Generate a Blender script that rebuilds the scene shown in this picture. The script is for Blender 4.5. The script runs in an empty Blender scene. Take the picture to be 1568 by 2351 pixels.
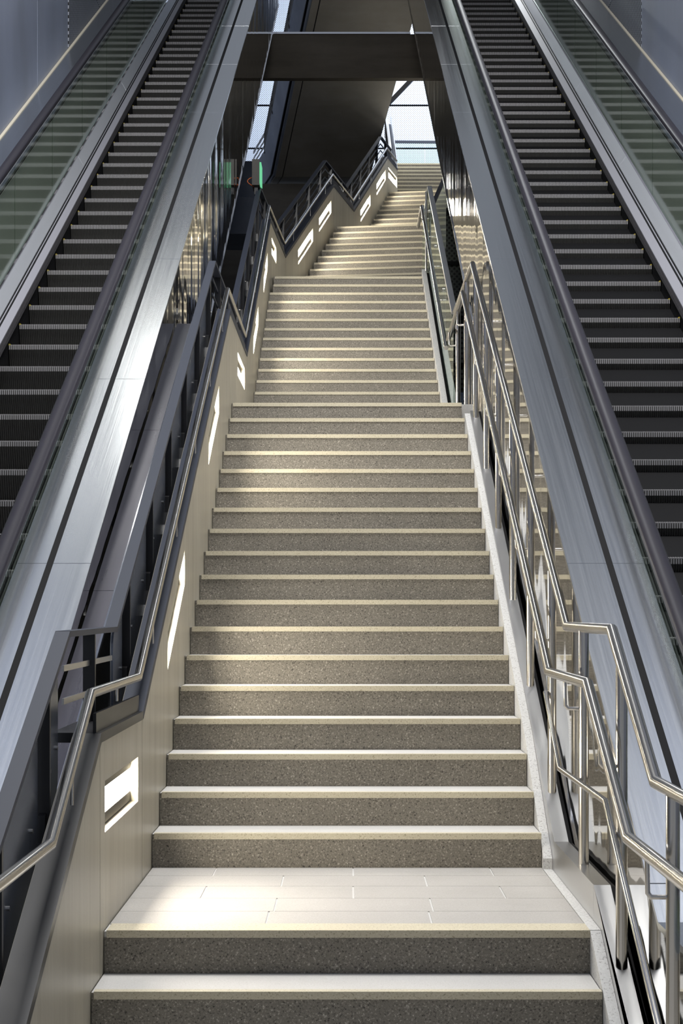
import bpy, bmesh, math, random
from mathutils import Vector, Matrix
random.seed(7)
C = bpy.context.scene.collection
SC = bpy.context.scene

# ------------------------------------------------------------------ camera
CZ = 1.17                                  # eye height above the first landing (1.63 m above the hall floor)
cam_d = bpy.data.cameras.new('camera'); cam = bpy.data.objects.new('camera', cam_d); C.objects.link(cam)
cam.location = (0, 0, CZ); cam.rotation_euler = (math.radians(90), 0, 0)
cam_d.sensor_width = 36; cam_d.lens = 4060 / 2351 * 36
cam_d.shift_x = -12 / 2351; cam_d.shift_y = (1405 - 1175.5) / 2351
cam_d.clip_end = 200; cam_d.clip_start = 0.05
SC.camera = cam

# ------------------------------------------------------------------ sky, lamps, exposure
SC.view_settings.view_transform = 'Standard'
SC.view_settings.look = 'None'
SC.view_settings.gamma = 1.0
SC.view_settings.use_curve_mapping = False
SC.view_settings.exposure = 0.0
SC.cycles.use_denoising = True
SC.cycles.max_bounces = 10
SC.cycles.sample_clamp_indirect = 6.0
w = bpy.data.worlds.new('hall_daylight'); SC.world = w; w.use_nodes = True
w.node_tree.nodes['Background'].inputs[0].default_value = (0.80, 0.87, 1.0, 1)
w.node_tree.nodes['Background'].inputs[1].default_value = 0.29


def area(name, loc, target, sx, sy, power, col):
    d = bpy.data.lights.new(name, 'AREA'); d.shape = 'RECTANGLE'; d.size = sx; d.size_y = sy
    d.energy = power; d.color = col
    o = bpy.data.objects.new(name, d); C.objects.link(o); o.location = loc
    o.rotation_euler = (Vector(target) - Vector(loc)).to_track_quat('-Z', 'Y').to_euler()
    return o


area('ceiling_lamp_main', (0.0, 9.0, 13.0), (0.0, 9.6, 0), 2.8, 3.6, 1700, (1.0, 0.985, 0.96))
area('ceiling_lamp_left', (-2.3, 18.6, 12.6), (-1.4, 12, 3), 0.9, 1.2, 42, (1.0, 1.0, 0.95))
area('ceiling_lamp_upper', (2.2, 36.2, 16.5), (1.9, 38.2, 10.5), 1.6, 1.6, 1200, (0.95, 0.98, 1.0))

# ------------------------------------------------------------------ materials


def nm(name):
    m = bpy.data.materials.new(name); m.use_nodes = True
    nt = m.node_tree; b = nt.nodes['Principled BSDF']
    return m, nt, b


def N(nt, t, **k):
    n = nt.nodes.new(t)
    for a, v in k.items():
        if a.startswith('i_'):
            n.inputs[a[2:].replace('_', ' ')].default_value = v
        else:
            setattr(n, a, v)
    return n


def pos(nt, scale=(1, 1, 1), rot=(0, 0, 0)):
    g = N(nt, 'ShaderNodeNewGeometry'); mp = N(nt, 'ShaderNodeMapping')
    mp.inputs['Scale'].default_value = scale; mp.inputs['Rotation'].default_value = rot
    nt.links.new(g.outputs['Position'], mp.inputs['Vector'])
    return mp.outputs['Vector']


def ramp(nt, fac, stops):
    r = N(nt, 'ShaderNodeValToRGB'); cr = r.color_ramp
    while len(cr.elements) < len(stops):
        cr.elements.new(0.5)
    for e, (p, c) in zip(cr.elements, stops):
        e.position = p; e.color = (*c, 1)
    nt.links.new(fac, r.inputs['Fac'])
    return r.outputs['Color']


def noise(nt, vec, scale, detail=3, rough=0.55):
    n = N(nt, 'ShaderNodeTexNoise'); n.inputs['Scale'].default_value = scale
    n.inputs['Detail'].default_value = detail; n.inputs['Roughness'].default_value = rough
    nt.links.new(vec, n.inputs['Vector'])
    return n.outputs['Fac']


def bump(nt, b, h, strength, dist=0.01):
    n = N(nt, 'ShaderNodeBump'); n.inputs['Strength'].default_value = strength; n.inputs['Distance'].default_value = dist
    nt.links.new(h, n.inputs['Height']); nt.links.new(n.outputs['Normal'], b.inputs['Normal'])


def mixc(nt, a, c, fac, mode='MIX'):
    m = N(nt, 'ShaderNodeMix', data_type='RGBA', blend_type=mode)
    if isinstance(fac, float):
        m.inputs[0].default_value = fac
    else:
        nt.links.new(fac, m.inputs[0])
    for sock, v in ((m.inputs[6], a), (m.inputs[7], c)):
        if isinstance(v, tuple):
            sock.default_value = (*v, 1)
        else:
            nt.links.new(v, sock)
    return m.outputs[2]


def stone(name, base, dark, light, sc=170, spread=0.5, rough=0.6):
    m, nt, b = nm(name)
    n1 = noise(nt, pos(nt, (1, 1, 1), (.5, .7, .3)), sc, 2, 0.7)
    c = ramp(nt, n1, [(0.30, dark), (0.44, base), (0.58, base), (0.72, light)])
    n2 = noise(nt, pos(nt), 2.2, 4, 0.6)
    c2 = ramp(nt, n2, [(0.3, (1 - spread * .35,) * 3), (0.7, (1, 1, 1))])
    nt.links.new(mixc(nt, c, c2, 1.0, 'MULTIPLY'), b.inputs['Base Color'])
    b.inputs['Roughness'].default_value = rough
    return m


def metal(name, col, rough, metallic=1.0, streak=None, sdir=None, bumpst=0.0, var=0.0):
    m, nt, b = nm(name)
    b.inputs['Base Color'].default_value = (*col, 1); b.inputs['Metallic'].default_value = metallic
    b.inputs['Roughness'].default_value = rough
    if sdir:
        n = noise(nt, pos(nt, sdir), 1.0, 4, 0.6)
        r = N(nt, 'ShaderNodeMapRange'); nt.links.new(n, r.inputs[0])
        r.inputs[3].default_value = max(0.02, rough - var); r.inputs[4].default_value = rough + var
        nt.links.new(r.outputs[0], b.inputs['Roughness'])
        if bumpst:
            bump(nt, b, n, bumpst, 0.01)
    return m


M = {}
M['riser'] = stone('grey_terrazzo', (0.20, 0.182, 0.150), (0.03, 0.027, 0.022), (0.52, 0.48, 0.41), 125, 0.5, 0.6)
M['tread'] = stone('lit_tread_terrazzo', (0.58, 0.57, 0.55), (0.44, 0.43, 0.40), (0.66, 0.65, 0.64), 200, 0.25, 0.6)  # same terrazzo as the risers, lightened to carry the overhead light
M['nosing'] = stone('cream_nosing_stone', (0.58, 0.53, 0.40), (0.30, 0.26, 0.17), (0.68, 0.64, 0.52), 150, 0.3, 0.6)
M['tile'] = stone('landing_tile', (0.43, 0.415, 0.395), (0.33, 0.315, 0.29), (0.52, 0.51, 0.49), 170, 0.3, 0.55)
M['grout'] = stone('white_grout', (0.66, 0.655, 0.64), (0.5, 0.5, 0.48), (0.72, 0.72, 0.7), 120, 0.2, 0.8)
M['kerb'] = stone('white_speckled_kerb', (0.60, 0.60, 0.59), (0.28, 0.27, 0.26), (0.68, 0.68, 0.67), 110, 0.25, 0.7)


def concrete(name, c1, c2, rough=0.45, sc=(9, 9, 0.7), spec=0.5):
    m, nt, b = nm(name)
    n = noise(nt, pos(nt, sc), 1.0, 5, 0.65)
    n2 = noise(nt, pos(nt, (1, 1, .6)), 1.3, 3, 0.5)
    a = ramp(nt, n, [(0.32, c1), (0.66, c2)])
    s = ramp(nt, n2, [(0.3, (0.86, 0.85, 0.83)), (0.6, (1, 1, 1))])
    nt.links.new(mixc(nt, a, s, 1.0, 'MULTIPLY'), b.inputs['Base Color'])
    b.inputs['Roughness'].default_value = rough
    b.inputs['Specular IOR Level'].default_value = spec
    bump(nt, b, noise(nt, pos(nt), 60, 3), 0.05, 0.01)
    return m


M['concrete'] = concrete('polished_beige_concrete', (0.40, 0.365, 0.285), (0.50, 0.465, 0.375), 0.38)
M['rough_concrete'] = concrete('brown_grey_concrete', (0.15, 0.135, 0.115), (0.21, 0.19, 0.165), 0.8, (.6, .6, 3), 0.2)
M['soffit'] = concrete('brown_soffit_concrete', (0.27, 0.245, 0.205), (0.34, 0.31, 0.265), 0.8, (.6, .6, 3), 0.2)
M['green_panel'] = metal('grey_green_back_panel', (0.40, 0.41, 0.37), 0.5, 0.0)
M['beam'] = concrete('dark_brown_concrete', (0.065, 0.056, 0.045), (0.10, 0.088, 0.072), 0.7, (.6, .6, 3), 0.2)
M['blue_concrete'] = concrete('grey_blue_concrete', (0.22, 0.25, 0.32), (0.28, 0.31, 0.38), 0.7, (2, 2, 2), 0.2)
M['deck'] = metal('brushed_steel_deck', (0.58, 0.60, 0.62), 0.22, 1.0, sdir=(55, 0.5, 0.5), bumpst=0.03, var=0.06)
M['inner_deck'] = metal('satin_steel_inner_deck', (0.60, 0.62, 0.67), 0.38, 0.45, sdir=(50, .5, .5), bumpst=0.03, var=0.05)
M['mirror'] = metal('mirror_polished_steel', (0.66, 0.655, 0.64), 0.045, 1.0)
_nt = M['mirror'].node_tree; _b = _nt.nodes['Principled BSDF']
bump(_nt, _b, noise(_nt, pos(_nt, (1.0, 2.6, 0.16)), 1.0, 1, 0.4), 0.09, 0.1)
M['dark_plate'] = metal('smoky_steel_plate', (0.085, 0.082, 0.10), 0.3, 1.0, sdir=(20, 1.2, 1.2), bumpst=0.03, var=0.1)
M['tube'] = metal('brushed_tube_steel', (0.66, 0.63, 0.58), 0.2, 1.0)
M['strip'] = metal('satin_strip_steel', (0.58, 0.58, 0.58), 0.33, 1.0, sdir=(40, 1, 1), bumpst=0.02, var=0.08)
M['chrome'] = metal('chrome_trim', (0.75, 0.76, 0.8), 0.08, 1.0)
M['fence'] = metal('dark_blue_grey_paint', (0.03, 0.036, 0.054), 0.5, 0.0)
M['fence'].node_tree.nodes['Principled BSDF'].inputs['Specular IOR Level'].default_value = 0.3
M['fence_black'] = metal('black_paint', (0.012, 0.012, 0.014), 0.35, 0.0)
M['fence_sheet'] = metal('glossy_dark_sheet', (0.20, 0.225, 0.28), 0.25, 0.7, sdir=(8, 8, .5), bumpst=0.02, var=0.06)
M['rubber'] = metal('aubergine_rubber', (0.018, 0.0155, 0.023), 0.45, 0.0)
M['rubber'].node_tree.nodes['Principled BSDF'].inputs['Specular IOR Level'].default_value = 0.3
M['black'] = metal('matt_black', (0.008, 0.008, 0.009), 0.7, 0.0)
M['black'].node_tree.nodes['Principled BSDF'].inputs['Specular IOR Level'].default_value = 0.12
M['brush'] = metal('black_bristle', (0.022, 0.02, 0.024), 0.95, 0.0)
bump(M['brush'].node_tree, M['brush'].node_tree.nodes['Principled BSDF'],
     noise(M['brush'].node_tree, pos(M['brush'].node_tree, (1, 130, 30)), 1.0, 2), 1.0, 0.02)
M['step'] = metal('dark_ribbed_aluminium', (0.05, 0.049, 0.046), 0.55, 0.3)
M['comb'] = metal('lit_step_edge', (0.36, 0.35, 0.36), 0.5, 0.4)  # overhead light on the step edges, painted as paler cleat tops
M['yellow'] = metal('yellow_plastic', (0.55, 0.42, 0.02), 0.5, 0.0)
M['skirt'] = metal('skirt_aluminium', (0.30, 0.30, 0.34), 0.55, 0.1)
M['cream'] = metal('cream_trim', (0.58, 0.53, 0.42), 0.5, 0.0)
M['wall_metal'] = concrete('blue_grey_wall_metal', (0.22, 0.25, 0.33), (0.27, 0.30, 0.385), 0.33, (.8, .8, .3), 0.5)
M['orange'] = metal('orange_cable', (0.55, 0.12, 0.02), 0.5, 0.0)
M['bronze'] = metal('grey_bronze_box', (0.035, 0.033, 0.028), 0.5, 0.2)
M['floor'] = stone('hall_floor_stone', (0.40, 0.39, 0.37), (0.3, 0.29, 0.27), (0.5, 0.49, 0.47), 150, 0.3, 0.5)
M['plain_panel'] = concrete('pale_blue_sheet', (0.5, 0.55, 0.68), (0.56, 0.61, 0.73), 0.5, (1, 1, 1), 0.4)


def emit(name, col, st):
    m = bpy.data.materials.new(name); m.use_nodes = True; nt = m.node_tree; nt.nodes.clear()
    e = N(nt, 'ShaderNodeEmission'); e.inputs[0].default_value = (*col, 1); e.inputs[1].default_value = st
    o = N(nt, 'ShaderNodeOutputMaterial'); nt.links.new(e.outputs[0], o.inputs[0])
    return m


M['lamp'] = emit('lamp_diffuser', (1.0, 0.92, 0.78), 82.0)
M['green'] = emit('green_sign_light', (0.25, 0.95, 0.5), 0.7)


def glass(name, tint, refl_col=(0.93, 1, 0.96), rough=.03):
    m = bpy.data.materials.new(name); m.use_nodes = True; nt = m.node_tree; nt.nodes.clear()
    t = N(nt, 'ShaderNodeBsdfTransparent'); t.inputs[0].default_value = (*tint, 1)
    g = N(nt, 'ShaderNodeBsdfGlossy'); g.inputs[0].default_value = (*refl_col, 1); g.inputs['Roughness'].default_value = rough
    f = N(nt, 'ShaderNodeFresnel'); f.inputs[0].default_value = 1.5
    mx = N(nt, 'ShaderNodeMixShader'); o = N(nt, 'ShaderNodeOutputMaterial')
    gm = N(nt, 'ShaderNodeNewGeometry'); iv = N(nt, 'ShaderNodeMath', operation='SUBTRACT'); iv.inputs[0].default_value = 1.0; nt.links.new(gm.outputs['Backfacing'], iv.inputs[1])
    fm = N(nt, 'ShaderNodeMath', operation='MULTIPLY'); nt.links.new(f.outputs[0], fm.inputs[0]); nt.links.new(iv.outputs[0], fm.inputs[1])
    nt.links.new(fm.outputs[0], mx.inputs[0]); nt.links.new(t.outputs[0], mx.inputs[1]); nt.links.new(g.outputs[0], mx.inputs[2])
    nt.links.new(mx.outputs[0], o.inputs[0])
    return m


M['glass'] = glass('greenish_glass', (0.87, 0.905, 0.87), rough=.07)
M['clear_glass'] = glass('clear_glass', (0.90, 0.95, 0.92))


def perforated(name, col, hole, pitch, plane, rough=0.4, r=0.33, metallic=0.3):
    m, nt, b = nm(name)
    g = N(nt, 'ShaderNodeNewGeometry'); sp = N(nt, 'ShaderNodeSeparateXYZ'); nt.links.new(g.outputs['Position'], sp.inputs[0])
    cb = N(nt, 'ShaderNodeCombineXYZ')
    nt.links.new(sp.outputs[plane[0]], cb.inputs[0]); nt.links.new(sp.outputs[plane[1]], cb.inputs[1])
    mp = N(nt, 'ShaderNodeMapping'); mp.inputs['Rotation'].default_value = (0, 0, math.radians(45))
    s = 1.414 / (pitch * 2 ** .5) ; mp.inputs['Scale'].default_value = (s, s, s)
    nt.links.new(cb.outputs[0], mp.inputs[0])
    fr = N(nt, 'ShaderNodeVectorMath', operation='FRACTION'); nt.links.new(mp.outputs[0], fr.inputs[0])
    sb = N(nt, 'ShaderNodeVectorMath', operation='SUBTRACT'); nt.links.new(fr.outputs[0], sb.inputs[0]); sb.inputs[1].default_value = (.5, .5, 0)
    mul = N(nt, 'ShaderNodeVectorMath', operation='MULTIPLY'); nt.links.new(sb.outputs[0], mul.inputs[0]); mul.inputs[1].default_value = (1, 1, 0)
    ln = N(nt, 'ShaderNodeVectorMath', operation='LENGTH'); nt.links.new(mul.outputs[0], ln.inputs[0])
    lt = N(nt, 'ShaderNodeMath', operation='LESS_THAN'); nt.links.new(ln.outputs['Value'], lt.inputs[0]); lt.inputs[1].default_value = r
    nt.links.new(mixc(nt, col, hole, lt.outputs[0]), b.inputs['Base Color'])
    b.inputs['Roughness'].default_value = rough; b.inputs['Metallic'].default_value = metallic
    return m


M['perf_side'] = perforated('perforated_grey_sheet', (0.30, 0.32, 0.37), (0.012, 0.013, 0.016), 0.052, (1, 2), 0.45, 0.36)
M['perf_back'] = perforated('perforated_white_sheet', (0.62, 0.70, 0.86), (0.06, 0.075, 0.11), 0.034, (0, 2), 0.5, 0.29, 0.0)
M['mesh_dark'] = perforated('dark_mesh', (0.05, 0.055, 0.05), (0.006, 0.006, 0.006), 0.05, (0, 2), 0.5, 0.33)

# ------------------------------------------------------------------ builders


def link(name, me, mat, parent=None, loc=None):
    o = bpy.data.objects.new(name, me)
    if mat is not None and not me.materials:
        me.materials.append(mat)
    C.objects.link(o)
    if parent is not None:
        o.parent = parent
    if loc is not None:
        o.location = loc
    return o


def mesh(name, vs, fs, smooth=None):
    me = bpy.data.meshes.new(name); me.from_pydata([tuple(v) for v in vs], [], fs); me.update()
    bm = bmesh.new(); bm.from_mesh(me); bmesh.ops.recalc_face_normals(bm, faces=bm.faces); bm.to_mesh(me); bm.free()
    if smooth is not None:
        me.polygons.foreach_set('use_smooth', [True] * len(me.polygons))
        me.set_sharp_from_angle(angle=math.radians(smooth))
    return me


class MB:
    """collects solids into one mesh"""
    def __init__(s):
        s.v = []; s.f = []

    def add(s, vs, fs):
        b = len(s.v); s.v += [tuple(v) for v in vs]; s.f += [tuple(i + b for i in f) for f in fs]
        return s

    def box(s, x0, x1, y0, y1, z0, z1):
        return s.add([(x0, y0, z0), (x1, y0, z0), (x1, y1, z0), (x0, y1, z0), (x0, y0, z1), (x1, y0, z1), (x1, y1, z1), (x0, y1, z1)],
                     [(0, 3, 2, 1), (4, 5, 6, 7), (0, 1, 5, 4), (1, 2, 6, 5), (2, 3, 7, 6), (3, 0, 4, 7)])

    def prism(s, poly, fn0, fn1):
        n = len(poly)
        return s.add([fn0(p) for p in poly] + [fn1(p) for p in poly],
                     [tuple(range(n)), tuple(range(2 * n - 1, n - 1, -1))] + [(i, (i + 1) % n, n + (i + 1) % n, n + i) for i in range(n)])

    def sweep(s, pts, prof, closed=True):
        """mitred sweep of a profile (right, up) along 3D points"""
        pts = [Vector(p) for p in pts]
        t0 = (pts[1] - pts[0]).normalized()
        rt = t0.cross(Vector((0, 0, 1)))
        if rt.length < 1e-4:
            rt = Vector((1, 0, 0))
        rt.normalize(); up = rt.cross(t0).normalized()
        ring = [pts[0] + rt * a + up * b for a, b in prof]
        rings = [ring]
        for i in range(1, len(pts)):
            t = (pts[i] - pts[i - 1]).normalized()
            if i < len(pts) - 1:
                t2 = (pts[i + 1] - pts[i]).normalized(); nrm = (t + t2).normalized()
            else:
                nrm = t
            ring = [q + t * ((pts[i] - q).dot(nrm) / t.dot(nrm)) for q in ring]
            rings.append(ring)
        n = len(prof); vs = [q for r in rings for q in r]; fs = []
        for i in range(len(rings) - 1):
            for k in range(n):
                fs.append((i * n + k, i * n + (k + 1) % n, (i + 1) * n + (k + 1) % n, (i + 1) * n + k))
        fs.append(tuple(range(n - 1, -1, -1))); e = (len(rings) - 1) * n; fs.append(tuple(range(e, e + n)))
        return s.add(vs, fs)

    def tube(s, pts, r, n=14):
        return s.sweep(pts, [(r * math.cos(2 * math.pi * k / n), r * math.sin(2 * math.pi * k / n)) for k in range(n)])

    def build(s, name, mat, parent=None, smooth=None):
        return link(name, mesh(name, s.v, s.f, smooth), mat, parent)


def rect(w_, h_):
    return [(-w_ / 2, -h_ / 2), (w_ / 2, -h_ / 2), (w_ / 2, h_ / 2), (-w_ / 2, h_ / 2)]


def tag(o, label, cat, group=None):
    o['label'] = label; o['category'] = cat
    if group:
        o['group'] = group
    return o


def thing(name, label, cat, loc=(0, 0, 0), rz=0, group=None):
    o = bpy.data.objects.new(name, None); C.objects.link(o); o.location = loc; o.rotation_euler = (0, 0, rz)
    o.empty_display_size = 0.2
    return tag(o, label, cat, group)


def struct(name, parent=None):
    o = bpy.data.objects.new(name, None); C.objects.link(o); o['kind'] = 'structure'
    return o


# ------------------------------------------------------------------ dimensions of the place
W = 1.788; HW = W / 2; R = 0.155; T = 0.33; SL = R / T
FLOOR = -3 * R
Y0 = 6.5; Y1 = 8.10; YB = 16.34; Z18 = 18 * R; ZB = Z18 + 0.03; Z33 = ZB + 15 * R
TH = math.radians(9.0)
WL = [(-HW, 4.75, -0.06), (-HW, 6.41, 0.72), (-HW, 7.73, 0.7245), (-HW, 13.54, 3.478), (-HW, 15.82, 3.478), (-HW, 20.74, 5.767),
      (-.79, 22.84, 5.767), (-.198, 26.77, 7.633), (.117, 28.46, 7.633), (.749, 32.40, 9.508), (.956, 33.30, 9.508), (.956, 37.6, 11.53)]

# ------------------------------------------------------------------ hall shell
XL, XR = -3.16, 3.35
fl = struct('floor')
MB().box(XL, XR, -2, 44, FLOOR - 0.3, FLOOR).build('floor_slab', M['floor'], fl)

for nm_, x, sgn in (('wall_left', XL, -1), ('wall_right', XR, 1)):
    wl = struct(nm_)
    ys = [2.0, 6.0, 10.0, 14.2, 18.07, 20.05] if sgn < 0 else [2.0, 6.0, 10.0, 14.2, 17.2, 20.1]
    for a, b in zip(ys[:-1], ys[1:]):
        for z0, z1 in ((FLOOR, 4.2), (4.2, 8.9), (8.9, 13.5)):
            MB().box(min(x, x + sgn * .05), max(x, x + sgn * .05), a + .012, b - .012, z0 + .006, z1 - .006).build('wall_panel', M['wall_metal'], wl)
    MB().box(min(x + sgn * .06, x + sgn * .12), max(x + sgn * .06, x + sgn * .12), 2, 20.06, FLOOR, 13.5).build('wall_backing', M['black'], wl)
    for k in range(6):
        a = 20.12 + k * 3.62
        for z0, z1 in ((FLOOR, 4.2), (4.2, 8.9), (8.9, 13.5), (13.5, 18)):
            MB().box(min(x, x + sgn * .02), max(x, x + sgn * .02), a, a + 3.6, z0 + .01, z1 - .01).build('perforated_panel', M['perf_side'], wl)
    for k in range(6):
        a = 20.9 + k * 3.3
        MB().sweep([(x + sgn * .35, a, FLOOR), (x + sgn * .35, a + 3.0, 18)], rect(.12, .12)).build('brace', M['skirt'], wl)

wb = struct('wall_back')
YW = 42.0
zs = [2.0, 5.0, 8.9, 12.18, 13.2, 16.4, 19.6]
xs = [-9, -6, -3, 0, 3.0, 6, 9]
for a, b in zip(xs[:-1], xs[1:]):
    for z0, z1 in zip(zs[:-1], zs[1:]):
        MB().box(a + .0, b - .004, YW, YW + .03, z0 + .022, z1 - .022).build('perforated_panel', M['perf_back'], wb)
MB().box(-9, 9, YW + .04, YW + .1, 2, 19.6).build('wall_backing', M['black'], wb)
# plain sheet with a diagonal black edge above the top of the stairs
tri = [(0.60, 12.83), (2.40, 14.72), (0.60, 14.72)]
MB().prism(tri, lambda p: (p[0], YW - .02, p[1]), lambda p: (p[0], YW - .004, p[1])).build('plain_panel', M['plain_panel'], wb)
dg = Vector((1.8, 1.89)).normalized(); nn = Vector((dg.y, -dg.x)) * .045
q = [Vector((0.60, 12.83)) - dg * .1, Vector((2.40, 14.72))]
MB().prism([q[0] - nn, q[1] - nn, q[1] + nn, q[0] + nn], lambda p: (p[0], YW - .05, p[1]), lambda p: (p[0], YW - .003, p[1])).build('edge_strip', M['black'], wb)

# ------------------------------------------------------------------ concrete stair wall with lamp recesses


def lerp(a, b, u):
    return a + (b - a) * u


def wallpt(i, u, dx=0.0):
    a, b = WL[i], WL[i + 1]
    x, y, z = (lerp(a[k], b[k], u) for k in range(3))
    d = Vector((b[0] - a[0], b[1] - a[1])).normalized()
    return Vector((x - d.y * dx, y + d.x * dx, z))      # dx > 0 : to the left, into the wall


LAMPS = {1: [(-1, 6.54, 7.577)], 2: [(-1, 8.83, 9.76), (-1, 11.45, 12.38)], 3: [(-1, 14.52, 15.5)], 4: [(-1, 16.95, 17.88), (-1, 19.02, 19.95)],
         5: [(.08, .36)], 6: [(.235, .53), (.665, .94)], 7: [(.16, .785)], 8: [(.18, .455), (.645, .93)], 9: [(.09, .95)]}
LAMP_LABEL = {
    (1, 0): 'lit wall light of the lowest landing, nearest of all, beside the tiled floor',
    (2, 0): 'lit slanting wall light on the lower half of the first long flight',
    (2, 1): 'lit slanting wall light on the upper half of the first long flight',
    (3, 0): 'lit wall light of the middle landing, under the dip of the wall',
    (4, 0): 'lit slanting wall light on the lower half of the second long flight',
    (4, 1): 'lit slanting wall light on the upper half of the second long flight',
    (5, 0): 'lit wall light at the foot of the turned flight, left of the black dip',
    (6, 0): 'large lit slanting wall light low on the first turned flight',
    (6, 1): 'lit slanting wall light high on the first turned flight, under the peak',
    (7, 0): 'lit wall light of the turned landing, leaning down to the right',
    (8, 0): 'lit slanting wall light low on the second turned flight',
    (8, 1): 'lit slanting wall light high on the second turned flight',
    (9, 0): 'lit wall light at the top right end of the concrete wall',
}
WT = 0.10; RD = 0.055; HT, HB = 0.175, 0.365
sw = struct('wall_stair')
JOINTS = {0: [], 1: [], 2: [], 3: [0.36], 4: [], 5: [.97], 6: [], 7: [.6], 8: [], 9: []}
for i in range(len(WL) - 1):
    a, b = WL[i], WL[i + 1]
    L = math.hypot(b[0] - a[0], b[1] - a[1])
    holes = []
    for h in LAMPS.get(i, []):
        if h[0] == -1:
            holes.append(((h[1] - a[1]) / (b[1] - a[1]), (h[2] - a[1]) / (b[1] - a[1])))
        else:
            holes.append(h)
    cuts = [0] + JOINTS.get(i, []) + [1]
    for c0, c1 in zip(cuts[:-1], cuts[1:]):
        g = 0.004 / L
        u0 = c0 + g; u1 = c1 - g
        if i in (0, 5, 7, 8):
            u0 = c0 if i != 8 else c0 + g
        mb = MB()
        hs = [h for h in holes if h[0] >= c0 and h[1] <= c1]
        us = sorted([u0, u1] + [x for h in hs for x in h])
        depth = 1.5
        for p0, p1 in zip(us[:-1], us[1:]):
            hole = any(abs(h[0] - p0) < 1e-6 for h in hs)
            bands = [(0, HT), (HB, depth)] if hole else [(0, depth)]
            for t, bt in bands:
                f0, f1, k0, k1 = wallpt(i, p0), wallpt(i, p1), wallpt(i, p0, WT), wallpt(i, p1, WT)
                dz = lambda v, d: (v.x, v.y, v.z - d)
                mb.add([dz(f0, bt), dz(f1, bt), dz(f1, t), dz(f0, t), dz(k0, bt), dz(k1, bt), dz(k1, t), dz(k0, t)],
                       [(0, 1, 2, 3), (7, 6, 5, 4), (3, 2, 6, 7), (0, 4, 5, 1), (0, 3, 7, 4), (1, 5, 6, 2)])
            if hole:
                f0, f1, k0, k1 = wallpt(i, p0, RD + .03), wallpt(i, p1, RD + .03), wallpt(i, p0, WT), wallpt(i, p1, WT)
                mb.add([dz(f0, HB), dz(f1, HB), dz(f1, HT), dz(f0, HT), dz(k0, HB), dz(k1, HB), dz(k1, HT), dz(k0, HT)],
                       [(0, 1, 2, 3), (7, 6, 5, 4), (3, 2, 6, 7), (0, 4, 5, 1), (0, 3, 7, 4), (1, 5, 6, 2)])
        mb.build('concrete_panel', M['concrete'], sw)
    for n, (h0, h1) in enumerate(holes):
        e = 0.012 / L
        mid = wallpt(i, (h0 + h1) / 2, RD); mid.z -= (HT + HB) / 2
        lt = thing('wall_light', LAMP_LABEL[(i, n)], 'light', mid, 0, 'recessed lights along the stair wall')

        def slab(ua, ub, ta, tb, d0, d1):
            vs = []
            for d in (d0, d1):
                for u, t in ((ua, tb), (ub, tb), (ub, ta), (ua, ta)):
                    v = wallpt(i, u, d); v.z -= t; vs.append(v - mid)
            return vs, [(0, 1, 2, 3), (7, 6, 5, 4), (3, 2, 6, 7), (0, 4, 5, 1), (0, 3, 7, 4), (1, 5, 6, 2)]
        fr = MB()
        fr.add(*slab(h0 + e * .2, h1 - e * .2, HT + .006, HT + .046, RD - .022, RD + .028)); fr.add(*slab(h0 + e * .2, h1 - e * .2, HB - .046, HB - .006, RD - .022, RD + .028))
        fr.build('lamp_frame', M['bronze'], lt)
        MB().add(*slab(h0 + e, h1 - e, HT + .046, HB - .046, RD - .012, RD + .028)).build('diffuser', M['lamp'], lt)

# ------------------------------------------------------------------ stairs


def flight_meshes():
    st = MB().box(.003, W - .003, 0, T + .04, -R - .06, -.003)
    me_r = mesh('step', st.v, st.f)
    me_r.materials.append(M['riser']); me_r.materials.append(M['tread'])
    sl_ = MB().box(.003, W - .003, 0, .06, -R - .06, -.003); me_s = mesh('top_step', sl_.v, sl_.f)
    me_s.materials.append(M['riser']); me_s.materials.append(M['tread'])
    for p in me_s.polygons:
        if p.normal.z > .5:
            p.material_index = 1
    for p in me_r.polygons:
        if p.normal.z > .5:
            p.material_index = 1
    n = MB().box(0.012, W - .003, -.006, .035, -.026, 0.0015)
    me_n = mesh('nosing', n.v, n.f); me_n.materials.append(M['nosing'])
    return me_r, me_s, me_n


ME_STEP, ME_TOP, ME_NOSE = flight_meshes()


def flight(label, loc, rz, n, trim=0, slab=True):
    t = thing('stair_flight', label, 'stairs', loc, rz, 'flights of terrazzo stairs')
    for k in range(n):
        s = bpy.data.objects.new('step', ME_TOP if (k == n - 1 and slab) else ME_STEP); C.objects.link(s); s.parent = t; s.location = (0, k * T, (k + 1) * R)
        if k >= n - trim:
            s.location.x = .03; s.scale.x = (W - .03) / W
        q_ = bpy.data.objects.new('nosing', ME_NOSE); C.objects.link(q_); q_.parent = s
    if slab:
        poly = [(0.03, -.02), (n * T - T + .03, n * R - R - .20), (n * T - T + .03, n * R - R - .45), (0.03, -.30)]
        MB().prism(poly, lambda p: (0.02, p[0] + .02, p[1]), lambda p: (W - .02, p[0] + .02, p[1])).build('stair_slab', M['rough_concrete'], t)
    return t


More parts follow.
